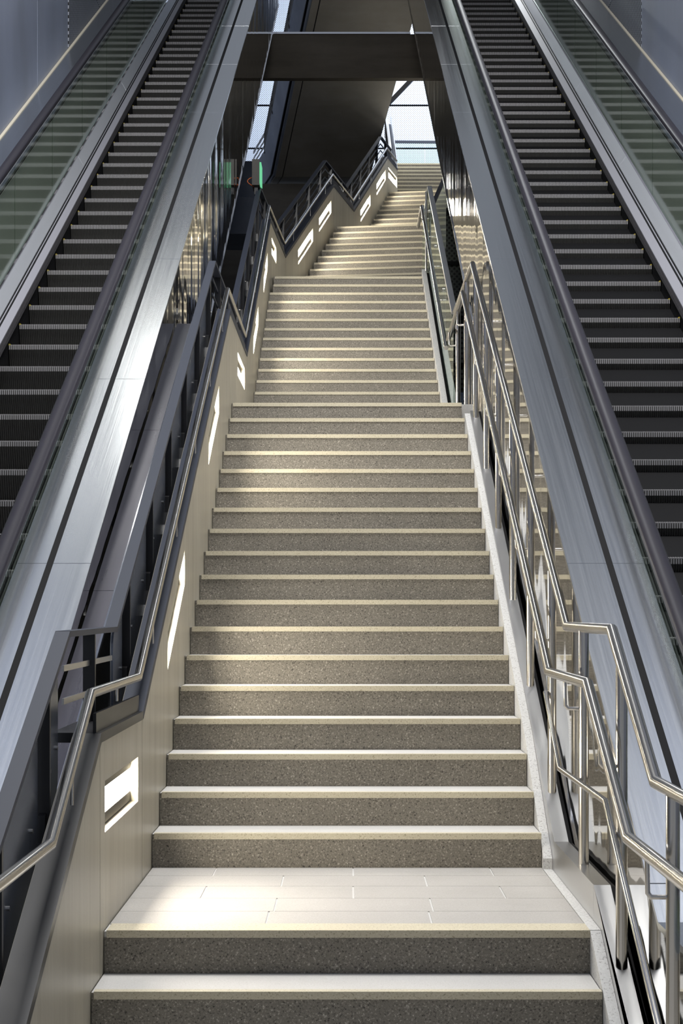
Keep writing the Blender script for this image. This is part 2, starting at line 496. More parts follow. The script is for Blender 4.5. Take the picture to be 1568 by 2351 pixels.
flight('lowest terrazzo steps below the tiled landing, at the bottom edge', (-HW, Y0 - 2 * T, FLOOR), 0, 2, slab=False)
flight('long front flight of eighteen grey terrazzo steps with cream nosings', (-HW, Y1, 0), 0, 18)
flight('second long straight flight, between the middle landing and the turned steps', (-HW, YB, ZB), 0, 15, trim=2)
dC = Vector((math.sin(TH), math.cos(TH)))
oC = Vector(WL[6][:2]) + dC * .38 + Vector((.006, 0))
oD = Vector(WL[8][:2]) + dC * .38 + Vector((.022, 0))
flight('first turned flight, its step edges slanting up to the right', (oC.x, oC.y, Z33), -TH, 12)
ZD = Z33 + 12 * R
flight('second turned flight, higher and farther, beside the upper zigzag', (oD.x, oD.y, ZD), -TH, 12)
ZE_ = ZD + 12 * R
flight('top straight flight under the bright perforated wall', (.96, 33.75, ZE_), 0, 11)
ZTOP = ZE_ + 11 * R

# landings
t = thing('stair_landing', 'lowest landing paved with pale staggered tiles', 'landing', (0, Y0, 0), 0, 'stair landings')
MB().box(-HW + .003, HW, 0.0, Y1 - Y0 - .002, -.2, -.004).build('landing_bed', M['grout'], t)
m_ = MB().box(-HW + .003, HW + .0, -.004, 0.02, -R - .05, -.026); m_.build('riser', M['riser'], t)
MB().box(-HW + .012, HW, -.008, .137, -.026, 0.0012).build('nosing', M['nosing'], t)
rows = [(.137, .414, 0.31), (.414, .73, -.012), (.73, 1.045, .30), (1.045, 1.345, 0.016), (1.345, 1.60, 0.325)]
rows = [(.137, .414, -.30 + .62), (.414, .73, -.285), (.73, 1.045, .027), (1.045, 1.345, -.28), (1.345, 1.595, .029)]
for ri, (a, b, off) in enumerate(rows):
    js = [-HW + .003] + [off + .624 * k for k in range(-3, 4) if -HW + .03 < off + .624 * k < HW - .03] + [HW]
    for x0, x1 in zip(js[:-1], js[1:]):
        g = .0035
        MB().box(x0 + g, x1 - g, a + .002, b - .002, -.02, 0.0).build('tile', M['tile'], t)
MB().box(HW - .001, HW + .040, 0.0, Y1 - Y0 - .002, -.2, .0015).build('border_strip', M['kerb'], t)


def plan_landing(label, pts, z):
    cx = sum(p[0] for p in pts) / len(pts); cy = sum(p[1] for p in pts) / len(pts)
    t_ = thing('stair_landing', label, 'landing', (cx, cy, z), 0, 'stair landings')
    pts = [(cx + (p[0] - cx) * .996, cy + (p[1] - cy) * .994) for p in pts]
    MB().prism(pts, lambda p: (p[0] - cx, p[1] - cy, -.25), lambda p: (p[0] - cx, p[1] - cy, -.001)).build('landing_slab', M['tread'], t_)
    return t_


plan_landing('middle landing behind the top of the long front flight', [(-HW + .003, Y1 + 17 * T + .066), (HW + .1, Y1 + 17 * T + .066), (HW + .1, YB - .003), (-HW + .003, YB - .003)], Z18)
pr = Vector((math.cos(TH), -math.sin(TH))) * W
plan_landing('landing where the stairs turn right', [(-HW + .03, YB + 14 * T + .066), (HW + .1, YB + 14 * T + .066), (oC.x + pr.x + .1, oC.y + pr.y - .02), (oC.x, oC.y - .02)], Z33)
eC = oC + dC * (11 * T + .066)
plan_landing('landing between the two turned flights', [(eC.x, eC.y), (eC.x + pr.x, eC.y + pr.y), (oD.x + pr.x, oD.y + pr.y - .02), (oD.x + .02, oD.y - .02)], ZD)
eD = oD + dC * (11 * T + .066)
plan_landing('small landing under the topmost straight flight', [(eD.x + .10, eD.y), (eD.x + pr.x, eD.y + pr.y), (.96 + W, 33.735), (1.04, 33.735)], ZE_)
plan_landing('bright platform at the very top of the stairs', [(1.0, 33.75 + 10 * T + .066), (3.1, 33.75 + 10 * T + .066), (3.1, YW - .1), (1.0, YW - .1)], ZTOP)

# kerbs on the right of the steps
k1 = thing('stair_kerb', 'white speckled concrete kerb climbing right of the long front flight', 'kerb', (HW, Y1, 0), 0, 'white kerbs beside the steps')


def nose_a(y):
    return R + (y - Y1) * SL


for (ya, yb) in ((8.035, 8.9), (8.9, 11.1), (11.1, 13.4)):
    pa, pb = nose_a(ya) if ya > 8.2 else .02, nose_a(yb)
    mb = MB()
    vs = [(0, ya - Y1, pa + .03), (.04, ya - Y1, pa + .03), (.04, yb - Y1, pb + .03), (0, yb - Y1, pb + .03)]
    lo = [(v[0], v[1], v[2] - .45) for v in vs]
    mb.add(vs + lo, [(0, 1, 2, 3), (7, 6, 5, 4), (0, 4, 5, 1), (1, 5, 6, 2), (2, 6, 7, 3), (3, 7, 4, 0)]).build('kerb_block', M['kerb'], k1)
k0 = thing('stair_kerb', 'white kerb dropping beside the lowest steps at the bottom edge', 'kerb', (HW, Y0, 0), 0, 'white kerbs beside the steps')
mb = MB(); vs = [(0, -1.0, -.47), (.04, -1.0, -.47), (.04, -.002, .0), (0, -.002, .0)]
lo = [(v[0], v[1], -.6) for v in vs]
mb.add(vs + lo, [(0, 1, 2, 3), (7, 6, 5, 4), (0, 4, 5, 1), (1, 5, 6, 2), (2, 6, 7, 3), (3, 7, 4, 0)]).build('kerb_block', M['kerb'], k0)
k2 = thing('stair_kerb', 'wide white kerb with a dark glazing groove beside the second flight', 'kerb', (HW, YB, ZB), 0, 'white kerbs beside the steps')
for (x0, x1) in ((0.0, .052), (.087, .142)):
    for (ya, yb) in ((.02, .9), (.9, 2.3), (2.3, 3.7), (3.7, 4.75)):
        mb = MB(); za, zb = R + ya * SL + .05, R + yb * SL + .05
        vs = [(x0, ya + .002, za), (x1, ya + .002, za), (x1, yb - .002, zb), (x0, yb - .002, zb)]
        lo = [(v[0], v[1], v[2] - .45) for v in vs]
        mb.add(vs + lo, [(0, 1, 2, 3), (7, 6, 5, 4), (0, 4, 5, 1), (1, 5, 6, 2), (2, 6, 7, 3), (3, 7, 4, 0)]).build('kerb_block', M['kerb'], k2)
mb = MB(); mb.sweep([(.067, .02, R + .02 * SL - .012), (.067, 4.75, R + 4.75 * SL - .012)], rect(.03, .04)).build('glazing_groove', M['black'], k2)

# ------------------------------------------------------------------ left steel fence, one thing per run
RUN_LABEL = ['black steel fence run sloping down out of the picture at lower left', 'short level black fence run on the lowest landing, open bars',
             'long dark blue fence run climbing beside the front flight', 'short level fence run dropping away behind the front peak',
             'dark fence run climbing beside the second flight, below the sign box', 'short fence run curving to the zigzag valley',
             'black fence run of the first zigzag slope beside the turned flight', 'short fence run falling from the zigzag peak',
             'black fence run of the second zigzag slope, farther right', 'short fence run at the right end of the zigzag', 'pale fence run climbing beside the topmost flight']


def fpt(i, u, dx, up):
    v = wallpt(i, u, dx); v.z += up
    return v


def path_pts(dx, up):
    """mitred offset of the wall line (dx to the left)"""
    out = []
    for i in range(len(WL)):
        segs = []
        if i > 0:
            segs.append(i - 1)
        if i < len(WL) - 1:
            segs.append(i)
        nrm = Vector((0, 0))
        for s in segs:
            d = Vector((WL[s + 1][0] - WL[s][0], WL[s + 1][1] - WL[s][1])).normalized(); nrm += Vector((-d.y, d.x))
        nrm.normalize()
        out.append(Vector((WL[i][0] + nrm.x * dx, WL[i][1] + nrm.y * dx, WL[i][2] + up)))
    return out


RAIL = path_pts(0.135, 0.37); BAR1 = path_pts(0.135, 0.245); BAR2 = path_pts(0.135, 0.125); BASE = path_pts(0.10, 0.0)
for i in range(len(WL) - 1):
    t = thing('steel_fence', RUN_LABEL[i], 'fence', BASE[i], 0, 'steel fence runs on the stair wall')
    o = BASE[i]
    loc = lambda v: Vector(v) - o
    sloped = abs(WL[i + 1][2] - WL[i][2]) > .05
    mt = M['fence'] if i < 10 else M['strip']
    MB().sweep([loc(RAIL[i]), loc(RAIL[i + 1])], [(-.027, -.011), (.027, -.011), (.027, .011), (-.027, .011)]).build('top_rail', mt, t)
    # base: cover plate on the wall plus inner upstand
    MB().sweep([loc(BASE[i]) + Vector((0, 0, .006)), loc(BASE[i + 1]) + Vector((0, 0, .006))],
               [(.105, -.03), (.105, .006), (-.08 if i == 1 else .004, .006), (-.08 if i == 1 else .004, -.03)]).build('base_plate', M['fence_black'] if i < 2 else M['fence'], t)
    inner = [v + Vector((0, 0, .045)) for v in (path_pts(0.02, 0.0)[i], path_pts(0.02, 0.0)[i + 1])]
    if not sloped:
        MB().sweep([loc(inner[0]), loc(inner[1])], rect(.012, .075)).build('upstand', M['fence_black'] if i < 2 else M['fence'], t)
    L = math.hypot(WL[i + 1][0] - WL[i][0], WL[i + 1][1] - WL[i][1])
    n = max(1, round(L / .95))
    d = (RAIL[i + 1] - RAIL[i]); dh = Vector((d.x, d.y, 0)).normalized()
    for k in range(n):
        u = (k + .5) / n
        p = BASE[i].lerp(BASE[i + 1], u); r = RAIL[i].lerp(RAIL[i + 1], u); p.x = r.x; p.y = r.y
        p.z -= .20 if sloped else 0
        sl = d.z / math.hypot(d.x, d.y)
        mb = MB()
        hw = .012
        mb.prism([(-hw, 0), (hw, 0), (hw, 1), (-hw, 1)],
                 lambda q_: tuple(loc(p.lerp(r, q_[1]) + dh * q_[0] + Vector((.024, 0, q_[0] * sl)))),
                 lambda q_: tuple(loc(p.lerp(r, q_[1]) + dh * q_[0] + Vector((-.024, 0, q_[0] * sl)))))
        # flared foot
        mb.prism([(-.13, .0), (.13, .0), (.085, .06), (.05, .16), (.03, .3), (-.03, .3), (-.05, .16), (-.085, .06)],
                 lambda q_: tuple(loc(p.lerp(r, q_[1]) + dh * q_[0] + Vector((.012, 0, q_[0] * sl)))),
                 lambda q_: tuple(loc(p.lerp(r, q_[1]) + dh * q_[0] + Vector((-.012, 0, q_[0] * sl)))))
        mb.build('post', M['fence_black'], t)
    if i in (0, 2, 4):
        # dark glossy infill sheets with rounded lower corners between the posts
        for k in range(n + 1):
            ua = (k - .5) / n; ub = (k + .5) / n
            ua = max(0, ua) + .085 / L; ub = min(1, ub) - .085 / L
            if ub - ua < .1 / L:
                continue
            pa, pb = BASE[i].lerp(BASE[i + 1], ua), BASE[i].lerp(BASE[i + 1], ub)
            ra, rb = RAIL[i].lerp(RAIL[i + 1], ua), RAIL[i].lerp(RAIL[i + 1], ub)
            poly = []
            rr = .075; l_ = (ub - ua) * L; h_ = .50
            for cx_, cy_, a0 in ((rr, rr + .03, 180), (l_ - rr, rr + .03, 270), (l_ - rr, h_ - rr, 0), (rr, h_ - rr, 90)):
                for s_ in range(5):
                    an = math.radians(a0 + s_ * 22.5)
                    poly.append((cx_ + rr * math.cos(an), cy_ + rr * math.sin(an)))
            fn = lambda q_, off: tuple(loc(Vector((lerp(ra.x, rb.x, q_[0] / l_), lerp(ra.y, rb.y, q_[0] / l_), lerp(pa.z, pb.z, q_[0] / l_) + q_[1] - .19))) + Vector((off, 0, 0)))
            sh = MB().prism(poly, lambda q_: fn(q_, -.004), lambda q_: fn(q_, -.012)).build('infill_sheet', M['fence_sheet'], t)
            big = [((x_ - l_ / 2) * (1 + .012 / l_) + l_ / 2, (y_ - .26) * 1.03 + .26) for x_, y_ in poly]
            MB().prism(big, lambda q_: fn(q_, -.012), lambda q_: fn(q_, -.016)).build('sheet_rim', M['strip'], sh)
            for uu, hh in ((.2, .22), (.8, .22)):
                c_ = Vector(fn((uu * l_, hh), .0))
                MB().tube([c_ + Vector((-.004, 0, 0)), c_ + Vector((.004, 0, 0))], .008, 8).build('bolt', M['tube'], t)
    else:
        for bars in (BAR1, BAR2):
            MB().sweep([loc(bars[i]), loc(bars[i + 1])], rect(.008, .022)).build('mid_bar', M['fence'] if i != 1 else M['strip'], t)

# left handrail, one continuous tube
hr = path_pts(0.018, 0.16)
hp = [Vector((hr[0].x, 4.3, .455)), Vector((hr[0].x, 5.44, .455)), Vector((hr[1].x, 6.30, .88))] + hr[2:11] + [hr[11]]
t = thing('handrail', 'brushed steel tube handrail zigzagging along the concrete wall', 'handrail', hp[0])
MB().tube([p - hp[0] for p in hp], .0185, 18).build('tube', M['tube'], t, 50)
for a, b in zip(hp[1:-1], hp[2:]):
    L = (b - a).length; n = max(1, int(L / 1.2))
    for k in range(n):
        p = a.lerp(b, (k + .5) / n) - hp[0]
        MB().tube([p + Vector((0, 0, -.012)), p + Vector((0, 0, -.139 if abs(b.z - a.z) > .05 else -.066))], .006, 8).build('bracket', M['tube'], t, 50)

# ------------------------------------------------------------------ right railing on the front flight
GX, HX = .97, .893
SLA = SL
g_path = [(GX, 4.3, .635), (GX, 5.55, .635), (GX, 6.47, 1.105), (GX, 7.78, 1.105), (GX, 13.63, 3.853), (GX, 15.80, 3.853)]
h_path = [(HX, 4.3, .452), (HX, 5.60, .452), (HX, 6.56, .905), (HX, 7.80, .905), (HX, 13.58, 3.62), (HX + .02, 15.9, 3.62)]
t = thing('railing', 'double tube steel railing on posts right of the front flight', 'railing', (GX, 7.24, 0))
O = Vector((GX, 7.24, 0))


def along(path, y):
    for a, b in zip(path[:-1], path[1:]):
        if a[1] <= y <= b[1]:
            return lerp(a[2], b[2], (y - a[1]) / (b[1] - a[1]))
    return path[-1][2]


MB().tube([Vector(p) - O for p in g_path], .0212, 18).build('guard_rail', M['tube'], t, 50)
MB().tube([Vector(p) - O for p in h_path], .0212, 18).build('handrail', M['tube'], t, 50)
m_path = [(GX - .03, 4.9, -.30), (GX - .03, 6.42, .482), (GX - .03, 7.81, .478), (GX - .03, 8.36, .79)]
MB().tube([Vector(p) - O for p in m_path], .0125, 14).build('mid_rail', M['tube'], t, 50)


def strip_z(y):
    if y > 13.5:
        return Z18
    if y > 7.96:
        return nose_a(y) + .045
    if y > 6.70:
        return .136
    return .136 + (y - 6.70) * SL


post_y = [5.26, 6.24, 7.24] + [8.36 + .985 * k for k in range(6)] + [14.3, 15.4]
for y in post_y:
    z0 = strip_z(y) + (.001 if y > 13.5 else -.02); z1 = along(g_path, y) - .012
    MB().tube([Vector((GX, y, z0)) - O, Vector((GX, y, z1)) - O], .0212, 18).build('post', M['tube'], t, 50)
    zh = along(h_path, y)
    MB().tube([Vector((GX - .018, y, zh - .13)) - O, Vector((HX + .012, y, zh - .13)) - O, Vector((HX + .002, y, zh - .118)) - O, Vector((HX, y, zh - .015)) - O], .0075, 10).build('bracket', M['tube'], t, 50)

# steel base strip
sp = [(5.2, strip_z(5.2)), (6.70, .136), (7.96, .136), (13.42, strip_z(13.42))]
O2 = O
for (a, b) in zip(sp[:-1], sp[1:]):
    vs = []
    for (y, z) in (a, b):
        for x in (.935, .999):
            vs += [Vector((x, y + (.0015 if (y, z) == a else -.0015), z)) - O2, Vector((x, y, max(z - .22, FLOOR + .002))) - O2]
    MB().add(vs, [(0, 2, 6, 4), (1, 5, 7, 3), (0, 4, 5, 1), (2, 3, 7, 6), (0, 1, 3, 2), (4, 6, 7, 5)]).build('strip_plate', M['strip'], t)
    vs = []
    for (y, z) in (a, b):
        for x in (1.000, 1.017):
            vs += [Vector((x, y, z - .006)) - O2, Vector((x, y, max(z - .2, FLOOR + .002))) - O2]
    MB().add(vs, [(0, 2, 6, 4), (1, 5, 7, 3), (0, 4, 5, 1), (2, 3, 7, 6), (0, 1, 3, 2), (4, 6, 7, 5)]).build('gap_seal', M['black'], t)

# ------------------------------------------------------------------ glass balustrade of the second flight and handrail
t = thing('glass_balustrade', 'clamped glass balustrade with flat steel top rail beside second flight', 'balustrade', (GX, YB, ZB))
O = Vector((GX, YB, ZB))
tr = [(GX, 15.80, 3.853), (GX, 15.95, 3.87), (GX, 20.73, 6.15), (GX + .02, 22.55, 6.15)]
MB().sweep([Vector(p) - O for p in tr[1:]], rect(.052, .03)).build('top_rail', M['strip'], t)
gy = [15.96, 17.6, 19.2, 20.73]
for a, b in zip(gy[:-1], gy[1:]):
    za, zb = along(tr, a), along(tr, b)
    vs = []
    for x in (GX - .007, GX + .007):
        vs += [Vector((x, a + .012, za - .015)) - O, Vector((x, b - .012, zb - .015)) - O, Vector((x, b - .012, zb - 1.05)) - O, Vector((x, a + .012, za - 1.05)) - O]
    MB().add(vs, [(0, 1, 2, 3), (7, 6, 5, 4), (0, 4, 5, 1), (1, 5, 6, 2), (2, 6, 7, 3), (3, 7, 4, 0)]).build('glass_pane', M['clear_glass'], t)
vs = []
for x in (GX - .007, GX + .007):
    vs += [Vector((x, 20.75, 6.13)) - O, Vector((x, 22.5, 6.13)) - O, Vector((x, 22.5, 5.26)) - O, Vector((x, 20.75, 5.26)) - O]
MB().add(vs, [(0, 1, 2, 3), (7, 6, 5, 4), (0, 4, 5, 1), (1, 5, 6, 2), (2, 6, 7, 3), (3, 7, 4, 0)]).build('glass_pane', M['clear_glass'], t)
for y in gy[1:]:
    for dz_ in (-.28, -.70):
        c_ = Vector((GX, y, along(tr, y) + dz_)) - O
        mb = MB().tube([c_ + Vector((-.02, 0, 0)), c_ + Vector((.02, 0, 0))], .022, 12)
        for sy in (-1, 1):
            mb.tube([c_ + Vector((-.016, 0, 0)), c_ + Vector((-.016, sy * .06, sy * .03))], .006, 8)
        mb.build('glass_clamp', M['tube'], t, 50)
MB().tube([Vector((GX - .03, 20.9, 5.2)) - O, Vector((GX - .03, 20.9, 6.14)) - O], .012, 12).build('end_post', M['tube'], t, 50)
hb = [(HX + .02, 15.95, 3.55), (.90, 16.0, 3.56), (.90, 21.15, 6.02), (.90, 22.25, 6.02)]
MB().tube([Vector(p) - O for p in hb[1:]], .0212, 16).build('handrail', M['tube'], t, 50)
for y in (16.6, 17.8, 19.0, 20.2, 21.3):
    z = along(hb, y)
    MB().tube([Vector((GX - .01, y, z - .11)) - O, Vector((.912, y, z - .11)) - O, Vector((.902, y, z - .10)) - O, Vector((.90, y, z - .015)) - O], .007, 10).build('bracket', M['tube'], t, 50)

t = thing('glass_balustrade', 'dark guard rail with glass rising right of the turned flight', 'balustrade', (1.0, 22.6, Z33))
O = Vector((1.0, 22.6, Z33)); e3 = Vector((1.0 + 3.9 * dC.x, 22.6 + 3.9 * dC.y, 6.15 + 1.85))
MB().sweep([Vector((1.0, 22.6, 6.15)) - O, e3 - O], rect(.05, .03)).build('top_rail', M['fence'], t)
a = Vector((1.0, 22.6, 6.13)) - O; b = e3 - O - Vector((0, 0, .02)); dx_ = Vector((.007, 0, 0)); dn = Vector((0, 0, -1.0))
MB().add([a - dx_, b - dx_, b - dx_ + dn, a - dx_ + dn, a + dx_, b + dx_, b + dx_ + dn, a + dx_ + dn],
         [(0, 1, 2, 3), (7, 6, 5, 4), (0, 4, 5, 1), (1, 5, 6, 2), (2, 6, 7, 3), (3, 7, 4, 0)]).build('glass_pane', M['clear_glass'], t)

# platform railing at the very top
t = thing('glass_balustrade', 'glass balustrade with dark handrail across the top platform', 'balustrade', (2.0, 39.5, ZTOP))
MB().sweep([(-1.0, .0, 1.10), (1.1, -.25, 1.02)], rect(.05, .055)).build('top_rail', M['fence'], t)
for x0, x1 in ((-1.0, -.27), (-.25, 1.1)):
    MB().box(x0, x1, -.12, -.108, .06, 1.04).build('glass_pane', M['clear_glass'], t)
MB().box(-1.0, 1.1, -.14, -.09, 0.0, .06).build('base_rail', M['strip'], t)

# ------------------------------------------------------------------ escalators
K = 1.09                                                   # size of the escalators
ET = .5197; EN = 4.642 * K; PIT = FLOOR - .40; EB = (EN - CZ + PIT) / ET; PITCH = .405 * K


def ez(y):
    return max(PIT, CZ - EN + ET * y)


YE = 31.0
ESY = [4.3, EB, YE]


def esc_strip(mb, poly, ya=4.3, yb=YE):
    """sweep polygon (x, height over nose line) from ya to yb"""
    cuts = [ya] + [y for y in (EB,) if ya < y < yb] + [yb]
    n = len(poly); vs = []; fs = []
    for y in cuts:
        vs += [(x * K, y, ez(y) + h * K) for x, h in poly]
    for i in range(len(cuts) - 1):
        for k in range(n):
            fs.append((i * n + k, i * n + (k + 1) % n, (i + 1) * n + (k + 1) % n, (i + 1) * n + k))
    fs.append(tuple(range(n - 1, -1, -1))); e = (len(cuts) - 1) * n; fs.append(tuple(range(e, e + n)))
    return mb.add(vs, fs)


def step_mesh(width, name):
    nc = int(width / .0145); p = width / nc
    prof = [((.445, 0), (0, 1)), ((.03, 0), (0, 1)), ((0, -.004), (-.7, .7)), ((.003, -.042), (-1, 0)), ((.026, -.10), (-1, .2)), ((.07, -.245), (-.95, .3))]
    cols = []
    for k in range(nc):
        x = k * p
        cols += [(x, 0), (x + p * .22, 0), (x + p * .30, 1), (x + p * .78, 1), (x + p * .86, 0)]
    cols.append((width, 0))
    vs = []; fs = []
    for (y, z), (ny, nz) in prof:
        for x, o in cols:
            vs.append((x, y + ny * .009 * o, z - .009 * nz + nz * .009 * o))
    n = len(cols)
    for i in range(len(prof) - 1):
        for k in range(n - 1):
            fs.append((i * n + k, i * n + k + 1, (i + 1) * n + k + 1, (i + 1) * n + k))
    me = bpy.data.meshes.new(name); me.from_pydata(vs, [], fs); me.update()
    me.materials.append(M['step']); me.materials.append(M['comb'])
    for pidx, pl in enumerate(me.polygons):
        if pidx // (n - 1) in (0, 1, 2) and (pidx % (n - 1)) % 5 in (1, 2, 3):
            pl.material_index = 1
    return me


def escalator(label, sx, xm, xg, xs0, xs1, xg2, xw, dm, hbot, nose0, hrw):
    """sx side sign; xm mirror cladding, xg near glass, steps xs0..xs1, xg2 far glass, xw wall; all |x|"""
    t = thing('escalator', label, 'escalator', (0, 0, 0), 0, 'escalators either side of the stairs')
    P = lambda pts: [(sx * x, h) for x, h in pts]
    # steps
    x0 = min(sx * xs0, sx * xs1) * K
    wd = (xs1 - xs0) * K; me = step_mesh(wd, 'escalator_step')
    y = nose0
    while y - PITCH > EB + .1:
        y -= PITCH
    ym = MB().box(0, .012, .0, .05, -.012, .003).box(wd - .012, wd, .0, .05, -.012, .003)
    ymesh = mesh('yellow_edge', ym.v, ym.f); ymesh.materials.append(M['yellow'])
    while y < 29.6:
        s = bpy.data.objects.new('step', me); C.objects.link(s); s.parent = t; s.location = (x0, y, ez(y))
        e = bpy.data.objects.new('yellow_edge', ymesh); C.objects.link(e); e.parent = s
        y += PITCH
    # both balustrades: skirt, brush, inner deck, glass, handrail
    for near in (True, False):
        xs = xs0 if near else xs1; xgl = xg if near else xg2; dr = -1 if near else 1
        sk, bt = (.062, .034) if sx > 0 else (.045, .028)
        a1 = xs + dr * (.012 + sk); a2 = a1 + dr * bt
        esc_strip(MB(), P([(xs + dr * .004, -.3), (xs + dr * .012, -.3), (xs + dr * .012, .08), (xs + dr * .004, .08)])).build('skirt', M['black'], t)
        esc_strip(MB(), P([(xs - dr * .012, .045), (xs + dr * .012, .035), (xs + dr * .012, .09), (xs - dr * .006, .066)])).build('brush', M['brush'], t)
        esc_strip(MB(), P([(xs + dr * .010, .085), (a1, .115), (a1, .127), (xs + dr * .010, .097)])).build('skirt_rail', M['skirt'], t)
        esc_strip(MB(), P([(a1, .11), (lerp(a1, a2, .4), .115), (lerp(a1, a2, .4), .13), (a1, .125)])).build('black_trim', M['black'], t)
        esc_strip(MB(), P([(lerp(a1, a2, .4), .115), (lerp(a1, a2, .6), .12), (lerp(a1, a2, .6), .14), (lerp(a1, a2, .4), .136)])).build('skirt_lip', M['skirt'], t)
        esc_strip(MB(), P([(lerp(a1, a2, .6), .12), (a2, .12), (a2, .14), (lerp(a1, a2, .6), .135)])).build('black_trim', M['black'], t)
        seams = [4.3] + [y_ for y_ in (7.8, 11.3, 14.8, 18.3, 21.8, 25.3, 28.8)] + [YE]
        for a, b in zip(seams[:-1], seams[1:]):
            esc_strip(MB(), P([(a2, .125), (xgl, .245), (xgl, .268), (a2, .148)]), a + .003, b - .003).build('inner_deck', M['inner_deck'], t)
        esc_strip(MB(), P([(xgl - dr * .014, .25), (xgl + dr * .010, .25), (xgl + dr * .010, .272), (xgl - dr * .012, .276)])).build('glass_clip', M['chrome'], t)
        esc_strip(MB(), P([(xgl + dr * .010, .16), (xgl + dr * .016, .16), (xgl + dr * .016, .90), (xgl + dr * .010, .90)])).build('back_panel', M['green_panel'], t)
        gs = [4.3] + [4.3 + 1.9 * k + 1.1 for k in range(14)] + [YE]
        for a, b in zip(gs[:-1], gs[1:]):
            if b > YE:
                continue
            esc_strip(MB(), P([(xgl - .005, .26), (xgl + .005, .26), (xgl + .005, 1.045), (xgl - .005, 1.045)]), a + .004, b - .004).build('glass_panel', M['glass'], t)
        hw = hrw / 2
        esc_strip(MB(), P([(xgl - .022, 1.025), (xgl + .022, 1.025), (xgl + .030, 1.052), (xgl - .030, 1.052)])).build('handrail_guide', M['chrome'], t)
        prof = [(xgl - hw * .82, 1.046), (xgl + hw * .82, 1.046), (xgl + hw, 1.063), (xgl + hw * .93, 1.085), (xgl + hw * .6, 1.098), (xgl, 1.102), (xgl - hw * .6, 1.098), (xgl - hw * .93, 1.085), (xgl - hw, 1.063)]
        esc_strip(MB(), P(prof)).build('handrail', M['rubber'], t, 40)
    # outer deck towards the stairs, in plates with a groove, and the mirror cladding
    dmid = lerp(xm, xg, .52)
    js = [4.3, 6.01] + [8.22 + 2.21 * k for k in range(11)]
    js = [j for j in js if j < YE - .3] + [YE]
    for a, b in zip(js[:-1], js[1:]):
        esc_strip(MB(), P([(xm, dm - .02), (xm, dm), (dmid - .014, dm), (dmid - .014, dm - .02)]), a + .0025, b - .0025).build('deck_plate', M['deck'], t)
        esc_strip(MB(), P([(dmid + .014, dm - .02), (dmid + .014, dm), (xg - .018, dm), (xg - .018, dm - .02)]), a + .0025, b - .0025).build('deck_plate', M['deck'], t)
        esc_strip(MB(), P([(xm + .004, dm - .022), (xm + .012, dm - .022), (xm + .012, hbot), (xm + .004, hbot)]), a + .0015, b - .0015).build('cladding_panel', M['mirror'], t)
    esc_strip(MB(), P([(dmid - .016, dm - .03), (dmid + .016, dm - .03), (dmid + .016, dm - .006), (dmid - .016, dm - .006)])).build('deck_groove', M['black'], t)
    esc_strip(MB(), P([(xm - .004, hbot - .012), (xm + .05, hbot - .012), (xm + .05, hbot + .004), (xm - .004, hbot + .004)])).build('bottom_edge', M['chrome'], t)
    esc_strip(MB(), P([(xm + .05, hbot - .006), (xw - .06, hbot - .006), (xw - .06, hbot), (xm + .05, hbot)])).build('truss_soffit', M['black'], t)
    esc_strip(MB(), P([(xm + .02, dm - .05), (xg - .02, dm - .05), (xg - .02, dm - .08), (xm + .02, dm - .09)])).build('deck_underlay', M['black'], t)
    # outer deck towards the hall wall
    esc_strip(MB(), P([(xg2 + .018, .91), (xw - .022, .91), (xw - .022, .93), (xg2 + .018, .93)])).build('wall_deck', M['deck'], t)
    esc_strip(MB(), P([(xw - .022, .90), (xw - .002, .90), (xw - .002, .945), (xw - .022, .938)])).build('wall_trim', M['cream'], t)
    return t


escalator('dark escalator left of the stairs, the narrower of the two', -1, 1.092, 1.425, 1.58, 2.41, 2.565, -XL / K, .93, -.367, 14.18, .078)
esc_right = escalator('dark escalator right of the stairs, the wider of the two', 1, .94, 1.287, 1.467, 2.478, 2.665, XR / K, .93, -.085, 14.33, .078)

# lower mirror cladding behind the right railing, down to the base strip
t = esc_right
ys = [5.0, 6.01, 8.22, 10.43, 12.64, 15.0]
for a, b in zip(ys[:-1], ys[1:]):
    vs = []
    for x in (1.0295, 1.0365):
        for y in (a + .0015, b - .0015):
            vs += [Vector((x, y, max(FLOOR + .003, strip_z(y) - .19))), Vector((x, y, ez(y) - .075 * K))]
    MB().add(vs, [(0, 2, 3, 1), (4, 5, 7, 6), (0, 1, 5, 4), (2, 6, 7, 3), (1, 3, 7, 5), (0, 4, 6, 2)]).build('cladding_panel', M['mirror'], t)

# smoky cover plate between the left escalator and the fence
t = thing('cover_plate', 'smoky steel cover plate between left escalator and dark fence rail', 'plate', (-1.11, 8, 0))
yj = [4.6, 6.15, 8.28, 10.33, 12.36]


def cap_z(y):
    return along([(0, a_[1], a_[2]) for a_ in WL[:5]], y)


for a, b in zip(yj[:-1], yj[1:]):
    vs = []
    cuts = [a + .002] + [p[1] for p in WL[:4] if a < p[1] < b and False] + [b - .002]
    for y in cuts:
        for x in (-1.186, -1.088):
            z = nose_a(y) + 1.03
            vs += [Vector((x, y, z)) - Vector((-1.11, 8, 0)), Vector((x, y, z - .012)) - Vector((-1.11, 8, 0))]
    MB().add(vs, [(0, 2, 6, 4), (1, 5, 7, 3), (0, 4, 5, 1), (2, 3, 7, 6), (0, 1, 3, 2), (4, 6, 7, 5)]).build('plate', M['dark_plate'], t)
MB().sweep([Vector((-1.081, 4.6, nose_a(4.6) + 1.035)) - Vector((-1.11, 8, 0)), Vector((-1.081, 12.36, nose_a(12.36) + 1.035)) - Vector((-1.11, 8, 0))], rect(.01, .02)).build('edge_lip', M['chrome'], t)

